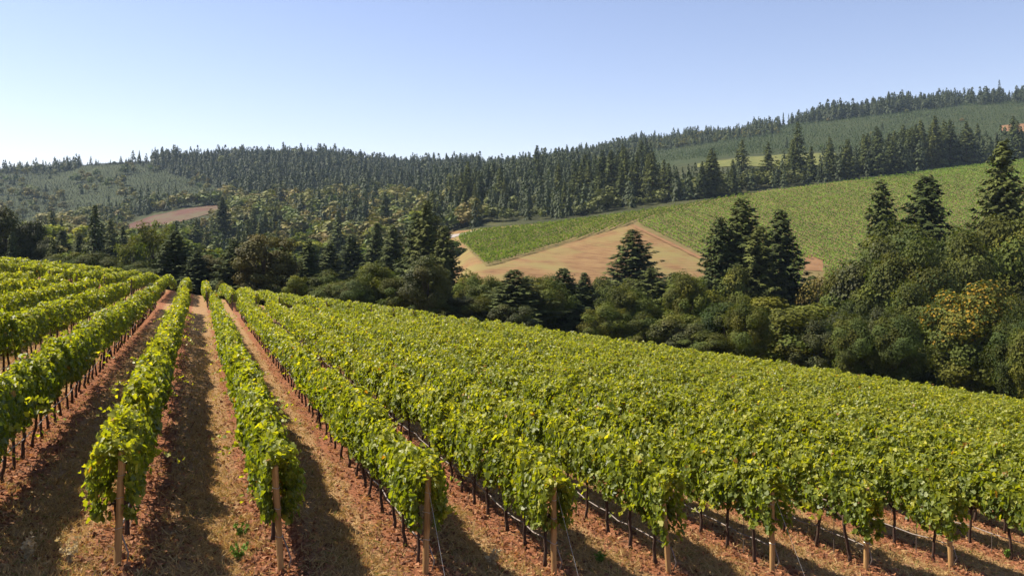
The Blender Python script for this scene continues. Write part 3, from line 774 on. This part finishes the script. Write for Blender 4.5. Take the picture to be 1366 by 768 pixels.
HB = [
 (1045,388,100,78,'large round leafy tree with a sunlit top right at the vineyard edge',M_OLIVE,None),
 (1296,380,95,66,'leafy tree with golden yellow leaves across its top',None,GOLD),
 (1356,425,86,40,'green tree at the right edge in front of the golden topped tree',M_BROAD,None),
 (1352,282,132,62,'brownish green tree under the huge fir at the right edge',M_OLIVE,None),
 (1268,312,140,62,'wide leafy tree below the close pair of firs',None,None),
 (1200,304,146,52,'leafy tree at the foot of the narrow fir',None,None),
 (1212,384,108,52,'rounded dark green tree left of the golden topped tree',None,None),
 (1140,350,132,52,'green tree filling the middle of the near wood right of the central firs',None,None),
 (1145,420,102,48,'dark leafy tree right of the large round tree',M_DARK,None),
 (1092,362,136,38,'thin greyish tree with half bare twigs beside the red soil cut',None,BARE),
 (968,404,108,46,'leafy tree left of the large round tree',None,None),
 (920,372,132,50,'pale green tree left of the tallest central fir',M_PALE,None),
 (905,420,104,40,'dark bush of a tree below the blue green fir',M_DARK,None),
 (942,440,92,36,'dense shrubby tree touching the vineyard edge',None,None),
 (808,404,108,34,'small yellowing tree by the vineyard edge under the bare field',M_OLIVE,None),
 (838,384,124,40,'green tree under the isolated fir',None,None),
 (724,372,124,38,'leafy tree between the two green firs at the vineyard edge',None,None),
 (655,372,128,30,'light green tree left of the mid green fir',M_PALE,None),
 (628,366,150,28,'pale yellowish tree beside the foot of the dirt road',M_PALE,None),
 (612,392,118,36,'dark shrubby tree below the dirt road',M_DARK,None),
 (570,342,116,36,'big dark tree standing before the valley firs',M_DARK,None),
 (532,366,118,30,'olive tree left of the big dark tree',M_OLIVE,None),
 (500,352,128,34,'light green tree behind the vineyard crest in the middle',M_PALE,None),
 (470,372,122,30,'round green tree low behind the vineyard crest',None,None),
 (440,362,130,28,'leafy tree left of the round green one at the crest',M_OLIVE,None),
 (352,304,136,40,'tall brownish oak with a visible trunk behind the right crest rows',M_RUSTY,None),
 (394,362,122,18,'small yellow green bush at the crest by the very dark fir',M_PALE,None),
 (284,334,150,28,'brownish tree behind the middle vine rows',M_RUSTY,None),
 (330,344,150,26,'dark tree left of the brownish oak',M_DARK,None),
 (296,374,128,9,'tiny yellow orange bush at the end of the middle aisle',None,GOLD),
 (206,290,196,24,'pale thin poplar above the left vine rows',None,THIN),
 (226,294,205,20,'second pale thin poplar, slightly smaller',None,THIN),
 (176,308,205,20,'third pale thin poplar, furthest left of its kind',None,THIN),
 (8,281,200,34,'dark leafy tree at the left edge above the crest',M_DARK,None),
 (40,296,205,28,'dark leafy tree second from the left edge',M_DARK,None),
 (-30,286,200,34,'dark leafy tree cut by the left edge',M_DARK,None),
 (60,318,200,18,'smaller dark tree right of the dark pair at the left edge',M_DARK,None),
]
for x, yt, Y, wp, lab, mt, pr in HB: hero_broad(x, yt, Y, wp, lab, rt, mt, pr)
SH = [(92,332,168,22),(120,338,165,24),(150,344,160,22),(185,350,158,24),(215,356,150,20),(254,352,150,18)]
for k, (x, yt, Y, wp) in enumerate(SH):
    hero_broad(x, yt, Y, wp, 'low olive brown shrub in the scrub just beyond the left vineyard crest', rt, M_OLIVE, None, 'shrub', 'shrub', 'scrub beyond the left crest')
# under-storey filling the wood along the vineyard edge
edge_mats = [None, M_DARK, None, M_OLIVE, None]
for k in range(74):
    x = -20 + 1430*k/73 + rt.normal(0, 6)
    v0 = np.interp(x, [-20,265,400,600,900,1100,1400], [155,148,122,104,92,86,74]) + rt.uniform(2, 55)
    yt = np.interp(x, [-20,60,250,400,560,640,750,850,1000,1100,1250,1400], [338,342,362,372,385,402,410,415,410,412,405,400]) + rt.uniform(-14, 28)
    if height_for(x, v0, yt) < 3: continue
    hero_broad(x, yt, v0, rt.uniform(22,40), 'leafy under-storey tree filling the shade of the wood at the vineyard edge', rt, edge_mats[k % 5], None, group='under-storey trees at the vineyard edge')
# second storey of the wood: the solid mass of crowns between the named trees
FILLTOP = [(600,372),(660,366),(700,359),(760,353),(800,360),(860,362),(905,345),(950,352),(1010,362),(1060,366),(1100,364),(1140,352),(1180,322),(1240,312),(1300,318),(1366,296),(1420,300)]
for k in range(58):
    x = 604 + 800*k/57 + rt.normal(0, 5); Y = rt.uniform(118,165) if x > 900 else rt.uniform(128, 200)
    yt = np.interp(x, [p[0] for p in FILLTOP], [p[1] for p in FILLTOP]) + rt.uniform(0, 34)
    hero_broad(x, yt, Y, rt.uniform(26,42), 'dark green tree packed into the wood between the vineyard and the far fields', rt, [None, M_DARK, None, M_OLIVE, None][k % 5], None, group='packed trees of the near wood')
#@@TREES

# ---------------------------------------------------------------- forests on the hillsides
def far_fir(seed, n=105):
    r = np.random.default_rng(seed); H, Rb = 25.0, 5.4
    f = r.random(n)**1.15*.97; a = r.random(n)*6.28; L = Rb*1.35*(1-f)**.78*r.uniform(.6,1.05,n)
    d = np.stack([np.cos(a), np.sin(a), np.zeros(n)], 1)
    C = d*L[:,None]*.62; C[:,2] = f*H + .4
    T = d.copy(); T[:,2] = -.45 + .7*f + r.normal(0,.2,n)
    N = d*1.0 + np.array([0,0,.6]) + r.normal(0,.2,(n,3))
    S = np.interp(f, [0,1], [4.6,1.5])*r.uniform(.75,1.2,n)
    C = np.vstack([C, [[0,0,H*.93]]]); T = np.vstack([T, [[0.05,0,1]]]); N = np.vstack([N, [[1,0,0]]]); S = np.append(S, 1.8)
    col = np.outer(np.append(r.uniform(.8,1.2,n), 1.0), [.041,.055,.018])
    V, Fc, K = cards(C, N, T, S, (SPRAY[0]*np.array([1,1.15]), SPRAY[1]), -.3)
    return V, Fc, np.repeat(col, K, 0)
def far_broad(seed, n=150):
    r = np.random.default_rng(seed); H, W = 15.0, 5.4
    nl = 9; lp = nrm(r.normal(0,1,(nl,3)))*r.uniform(.3,.62,(nl,1)); li = r.integers(nl, size=n)
    dv = nrm(r.normal(0,1,(n,3))); P = lp[li] + dv*r.uniform(.30,.46,(nl,1))[li]
    C = P*np.array([W,W,H*.46]) + np.array([0,0,H*.5])
    N = dv + P*.5 + np.array([0,0,.2]) + r.normal(0,.22,(n,3)); T = r.normal(0,1,(n,3))
    V, Fc, K = cards(C, N, T, r.uniform(1.2,2.5,n), KITE, .3)
    lum = r.uniform(.85,1.15,n)*r.uniform(.75,1.25,nl)[li]
    return V, Fc, np.repeat(np.outer(lum, [.112,.124,.032]), K, 0)
FF = [far_fir(k) for k in range(6)]; FB = [far_broad(k) for k in range(6)]
def inpoly(x, y, poly):
    c = np.zeros(len(x), bool); n = len(poly)
    for i in range(n):
        x1, y1 = poly[i]; x2, y2 = poly[(i+1) % n]
        if y1 == y2: continue
        c ^= ((y1 > y) != (y2 > y)) & (x < (x2-x1)*(y-y1)/(y2-y1) + x1)
    return c
def scatter(n, x0, x1, Y0, Y1, r, spacing):
    """blue-noise-like points, uniform over the land between two distances and two columns"""
    Y = np.sqrt(r.uniform(Y0**2, Y1**2, n)); x = r.uniform(x0, x1, n); X = (x-CX)/F*Y
    cell = {}; keep = []
    s2 = spacing
    for k in range(n):
        key = (int(X[k]//s2), int(Y[k]//s2))
        if key in cell: continue
        ok = True
        for dx in (-1,0,1):
            for dy in (-1,0,1):
                j = cell.get((key[0]+dx, key[1]+dy))
                if j is not None and (X[k]-X[j])**2 + (Y[k]-Y[j])**2 < s2*s2*.6: ok = False
        if ok: cell[key] = k; keep.append(k)
    X, Y = X[keep], Y[keep]; Z = terrain(X, Y)
    return X, Y, Z, CX + F*X/Y, HZ - Z/Y*F
TREES = []                                      # x, y, z, height, width factor, kind, tone, px, region
rs = np.random.default_rng(17)
def grow(pts, pf, hf, hb, region, tone=1.0, mask=None, warm=0.0):
    X, Y, Z, px, py = pts
    for k in range(len(X)):
        if mask is not None and not mask[k]: continue
        p = pf(px[k], py[k], Y[k]) if callable(pf) else pf
        fir = rs.random() < p
        h = rs.uniform(*(hf if fir else hb))*(rs.uniform(.55,.9) if rs.random() < .5 else rs.uniform(.9,1.1))
        h *= .86 + .26*math.sin(X[k]*.043+Y[k]*.021)*math.sin(Y[k]*.037-X[k]*.013+1)
        TREES.append([X[k], Y[k], Z[k], h, rs.uniform(1.0,1.45) if fir and region != 'ridge' else rs.uniform(1.15,1.75), fir, tone*rs.uniform(.8,1.2), px[k], py[k], region, warm])
def field_mask(px, py, Y): return (px > 586) & (py > np.interp(px, [p[0] for p in TOPEDGE], [p[1] for p in TOPEDGE]) - 1) & (Y > 225)
CLEAR = [(150,314),(182,290),(215,283),(252,276),(300,274),(300,294),(244,303),(200,313)]
# the wooded hill left of the far vineyard
P = scatter(9000, 60, 640, 225, 880, rs, 8.8)
m = ~field_mask(P[3], P[4], P[1]) & ~inpoly(P[3], P[4], CLEAR)
def hillmix(px, py, Y):
    b = math.sin(px*.021+1.3)*math.sin(Y*.012+px*.006) + .4*math.sin(px*.06+Y*.03)
    return .62 if b > .3 else .10
grow(P, hillmix, (15,29), (14,22), 'hill', mask=m, warm=.25)
# the forest belt behind the far vineyard
P = scatter(9000, 575, 870, 495, 900, rs, 8.2); m = ~field_mask(P[3], P[4], P[1])
grow(P, lambda px, py, Y: .4 if Y < 515 else .78, (19,32), (11,18), 'belt', mask=m)
P = scatter(6000, 870, 1440, 505, 700, rs, 7.0)
te = np.interp(P[3], [p[0] for p in TOPEDGE], [p[1] for p in TOPEDGE]); dpy = te - P[4]
m = (dpy > .8) & (dpy < np.interp(P[3], [870,1000,1120,1250,1440], [24,16,14,15,16]))
grow(P, lambda px, py, Y: np.interp(px, [870,1000,1120,1180], [.45,.45,.65,.92]), (24,36), (10,17), 'belt', mask=m)
# valley floor left
P = scatter(2500, -120, 330, 190, 420, rs, 8.5); uu, vv = uv_of(P[0], P[1])
grow(P, .6, (11,17), (8,13), 'hill', mask=(uu - _ued(vv) > 45))
# slopes between the belt and the far ridge
P = scatter(7000, 560, 830, 880, 1500, rs, 10.0)
grow(P, .65, (14,25), (11,17), 'ridge')
# the dark forest on the left ridge
P = scatter(26000, 205, 640, 880, 1640, rs, 9.5)
edge = np.interp(P[3], [205,215,240,300,330,345,640], [228,222,232,250,262,275,280])
m = (P[4] < edge+4)
grow(P, .86, (18,31), (14,21), 'ridge', tone=.85, mask=m)
P = scatter(5000, -140, 215, 1380, 1620, rs, 14); m = (P[4] < np.interp(P[3], [-140,0,60,100,170,215], [234,232,233,226,221,216])) & ((P[3] < 108) | (rs.random(len(P[0])) < .14))
grow(P, .7, (14,26), (10,16), 'ridge', mask=m)
# right ridge line
P = scatter(14000, 1035, 1480, 1200, 1700, rs, 8.0)
rl = np.interp(P[3], [1035,1180,1280,1480], [170,153,142,131]); m = (P[4] < rl) & ((P[3] < 1275) | (rs.random(len(P[0])) < .25))
grow(P, .95, (20,32), (12,16), 'ridge', tone=.85, mask=m)
P = scatter(6000, 780, 1040, 1000, 1700, rs, 10); m = P[4] < np.interp(P[3], [780,850,950,1040], [222,206,191,180])
grow(P, .55, (14,24), (10,15), 'ridge', mask=m, warm=.2)
# broadleaf clumps among the young trees on both hillsides
P = scatter(900, -120, 320, 880, 1400, rs, 15)
m = (np.sin(P[3]*.045+2)*np.sin(P[4]*.13+1) + .3*np.sin(P[3]*.12) > np.interp(P[3], [-120,0,120,200,320], [-.7,-.5,0,.4,.5]))
grow(P, .2, (12,20), (11,18), 'slope', mask=m & ~inpoly(P[3], P[4], CLEAR), warm=.25)
P = scatter(260, 800, 1440, 860, 1300, rs, 25); m = (np.sin(P[3]*.03+.5)*np.sin(P[4]*.2) > .35)
grow(P, .2, (10,16), (7,11), 'slope', mask=m, warm=.35)
for x, Y, h in ((186,1440,25),(203,1450,27),(207,1452,30),(211,1455,26),(1333,1330,36),(1290,1335,20),(1310,1335,18),(1045,1420,26),(1052,1420,22)):
    X = (x-CX)/F*Y; z = zt(X, Y); TREES.append([X, Y, z, h, .8, True, .9, x, HZ-z/Y*F, 'ridge', 0])
# keep the red clearing and the meadow in sight
for t in TREES:
    top = HZ - (t[2]+t[3])/t[1]*F
    if 165 < t[7] < 288 and 330 < t[1] < 760 and t[8] > 296 and top < np.interp(t[7], [165,190,230,288], [303,301,294,287]):
        t[3] = max(4.0, t[3] - (np.interp(t[7], [165,190,230,288], [303,301,294,287]) - top)*t[1]/F)
    if 925 < t[7] < 1095 and t[1] < 700 and top < 222 and rs.random() < .8:
        t[3] = max(5.0, t[3] - (222 - top)*t[1]/F)
# the ones that show largest become trees of their own, the rest one mass
for t in TREES: t.append(t[3]/t[1])
order = sorted(range(len(TREES)), key=lambda k: -TREES[k][-1])
MAXF, MAXB = 285 - NF, 285 - NB
sel = set(); nf = nb = 0
VIEW = lambda t: -10 < t[7] < 1376
for k in order:
    t = TREES[k]
    if not VIEW(t) or t[1] > 900: continue
    if t[5] and nf < MAXF: sel.add(k); nf += 1
    elif not t[5] and nb < MAXB: sel.add(k); nb += 1
REG = {'hill': ('on the wooded hill left of the far vineyard', 'trees of the wooded hill'),
       'belt': ('in the forest belt along the upper edge of the far vineyard', 'trees of the forest belt'),
       'ridge': ('on the far ridge', 'trees of the far ridge'), 'slope': ('on the distant slope of young trees', 'trees of the distant slope')}
for k in sorted(sel):
    t = TREES[k]; X, Y, Z, h, wf, fir, tone, px, py, reg, warm = t[:11]
    a, g = REG[reg]
    if fir:
        o = link('fir_tree', FIRM[rs.integers(5)]); s = h/25; o.scale = (s*wf, s*wf, s)
        tag(o, 'dark green fir %s' % a, 'fir tree', 'fir ' + g)
    else:
        me, W = BRDM[rs.integers(5)]; o = link('broadleaf_tree', me); s = h/15; o.scale = (s*wf, s*wf, s)
        q = rs.random(); mt, wd = ((M_OLIVE,'olive green') if q < .45 else (M_PALE,'pale yellow green') if q < .62 else (M_RUSTY,'brownish') if q < .70 else (M_BROAD,'green'))
        setmat(o, mt); tag(o, '%s tree %s' % (wd, a), 'tree', wd + ' leafy ' + g)
    o.location = (X, Y, Z-.3); o.rotation_euler = (0, 0, rs.random()*6.28)
def mass(name, idx, label, cat):
    mb = MB()
    for k in idx:
        X, Y, Z, h, wf, fir, tone, px, py, reg, warm = TREES[k][:11]
        V, Fc, T = (FF if fir else FB)[rs.integers(6)]
        s = h/25 if fir else h/15; a = rs.random()*6.28; c, sn = math.cos(a)*s*wf, math.sin(a)*s*wf
        W = np.stack([V[:,0]*c - V[:,1]*sn + X, V[:,0]*sn + V[:,1]*c + Y, V[:,2]*s + Z - .4], 1)
        tt = tone*np.array([1 + (0 if fir else warm*rs.uniform(-.3,2.0)), 1 + (0 if fir else warm*.5*rs.uniform(-.2,1.6)), 1])
        mb.add(W, [Fc], T*tt)
    tag(link(name, mb.build(name, M_FOREST)), label, cat, kind='stuff')
M_FOREST = foliage_mat('forest_foliage', trans=.15, tgain=(1.2,1.3,.5), rough=.7, spec=.2, vary=0)
rest = [k for k in range(len(TREES)) if k not in sel]
mass('forest', rest, 'dense forest of firs and leafy trees covering the far hills and ridges', 'forest')
# young conifers planted over the two distant slopes
def plantation(name, x0, x1, Y0, Y1, ok, label, sp, seed, hmax, dark=1.0):
    r = np.random.default_rng(seed); P = scatter(90000, x0, x1, Y0, Y1, r, sp); m = ok(P[3], P[4], P[1])
    X, Y, Z = P[0][m], P[1][m], P[2][m]; n = len(X); k = 9
    h = r.uniform(.45,1,n)*hmax*(1+.25*np.sin(X*.03)*np.sin(Y*.02))
    f = r.random((n,k)); a = r.random((n,k))*6.28
    L = (1-f)*h[:,None]*.26
    C = np.stack([X[:,None]+np.cos(a)*L*.6, Y[:,None]+np.sin(a)*L*.6, Z[:,None]+h[:,None]*(f*.85+.05)], -1).reshape(-1,3)
    d = np.stack([np.cos(a), np.sin(a), .8*f+.15], -1).reshape(-1,3)
    N = d*np.array([.6,.6,0]) + np.array([0,0,1.0]) + r.normal(0,.3,(n*k,3))
    S = (h[:,None]*np.interp(f,[0,1],[.55,.3])).ravel()
    V, Fc, K = cards(C, N, d, S, SPRAY, -.3)
    tone = r.uniform(.7,1.3,(n,1,1))*r.uniform(.8,1.2,(n,k,1))*np.array([.032,.046,.016])*dark
    tag(link(name, mesh(name, V, [Fc], M_FOREST, np.repeat(tone.reshape(-1,3), K, 0))), label, 'plantation', kind='stuff')
plantation('conifer_plantation', 790, 1460, 790, 1480, lambda px, py, Y: (py < np.interp(px, [790,930,1000,1115,1300,1460], [226,212,206,202,196,186])) & ~inpoly(px, py, [(1332,176),(1332,170),(1350,164),(1480,157),(1480,189),(1366,183)]),
           'young conifers planted across the distant right hillside below the ridge', 4.0, 91, 4.6, 1.9)
plantation('conifer_plantation', -150, 350, 860, 1560, lambda px, py, Y: (py < np.interp(px, [-150,150,296,350], [322,306,283,275])) & ~inpoly(px, py, CLEAR),
           'young conifers regrowing over the distant left hillside under the ridge', 4.2, 92, 3.8, .62)

# ---------------------------------------------------------------- vineyard rows on the opposite hillside
def far_rows(pa, pb, poly, spacing, label, group, seed, ymin=235, tone=(1,1,1)):
    r = np.random.default_rng(seed)
    A = np.array(hit(*pa, ymin)); B = np.array(hit(*pb, ymin)); d = (B-A)/np.linalg.norm(B-A); nn = np.array([-d[1], d[0]])
    W = np.array([hit(x, y, ymin) for x, y in poly])
    s = (W-A)@nn; q = (W-A)@d
    for k in np.arange(math.floor(s.min()/spacing), math.ceil(s.max()/spacing)+1)*spacing:
        t = np.arange(q.min()-5, q.max()+5, .20); n = len(t)
        C0 = A + np.outer(t, d) + nn*k
        Z0 = terrain(C0[:,0], C0[:,1]); px = CX + F*C0[:,0]/C0[:,1]; py = HZ - Z0/C0[:,1]*F
        idx = np.nonzero(inpoly(px, py, poly) & (C0[:,1] > ymin-10))[0]
        if len(idx) < 12: continue
        for run in np.split(idx, np.nonzero(np.diff(idx) > 1)[0]+1):
            if len(run) < 14: continue
            n = len(run); C = C0[run] + np.outer(r.uniform(-.08,.08,n), d); Z = Z0[run]
            lat = r.uniform(-.36,.36,n); h = r.uniform(.5,1.8,n)
            Cc = np.column_stack([C + nn*lat[:,None], Z+.3+h])
            N = np.column_stack([nn[None]*np.sign(lat)[:,None]*.7 + r.normal(0,.4,(n,2)), .6+r.normal(0,.3,n)])
            V, Fc, K = cards(Cc, N, r.normal(0,1,(n,3)), r.uniform(.55,.95,n), KITE, .3)
            rowv = r.uniform(.82,1.12); vig = rowv*.75+.5*np.interp(np.arange(n), np.arange(0, n+30, 12), r.random(len(np.arange(0, n+30, 12))))
            col = np.outer(r.uniform(.8,1.2,n)*vig, [.118,.185,.028])*np.array(tone)
            base = np.array([C[0,0], C[0,1], Z[0]])
            o = link('vine_row', mesh('vine_row', V-base, [Fc], M_FARVINE, np.repeat(col, K, 0)), None, base)
            tag(o, label, 'vine row', group)
far_rows((655,356),(828,304), [(612,322),(650,356),(832,302),(870,292),(1000,261),(1000,259),(900,277),(800,291.5),(700,303.5),(640,309),(613,316)], 2.9,
         'distant thin vine row in the smaller far vineyard beside the dirt road', 'rows of the smaller far vineyard', 401, tone=(.95,.86,1.0))
far_rows((850,303),(938,347), [(848,301),(940,346),(1068,388),(1074,346),(1098,350),(1100,391),(1470,394),(1470,203),(1320,220),(1150,241),(1004,260),(870,293)], 3.7,
         'distant thin vine row in the large far vineyard on the opposite slope', 'rows of the large far vineyard', 402)
# ---------------------------------------------------------------- the thin summer haze
def build_haze():
    x0, x1, y0, y1, z0, z1 = -7500, 7500, -60, 12100, -120, 420
    V = [(x,y,z) for z in (z0,z1) for y in (y0,y1) for x in (x0,x1)]
    f = [[0,2,3,1],[4,5,7,6],[0,1,5,4],[2,6,7,3],[0,4,6,2],[1,3,7,5]]
    m, n, out = newmat('haze_air')
    p = node(n, 'ShaderNodeVolumePrincipled'); p.inputs['Color'].default_value = (.58,.76,1.0,1)
    p.inputs['Density'].default_value = HAZE; p.inputs['Anisotropy'].default_value = 0.0
    n.links.new(p.outputs[0], out.inputs['Volume'])
    o = link('haze', mesh('haze', V, [f], m)); o['kind'] = 'stuff'; o['label'] = 'thin bluish summer haze hanging over the hills and valley'; o['category'] = 'haze'
HAZE = 0.000055
build_haze()
#@@END
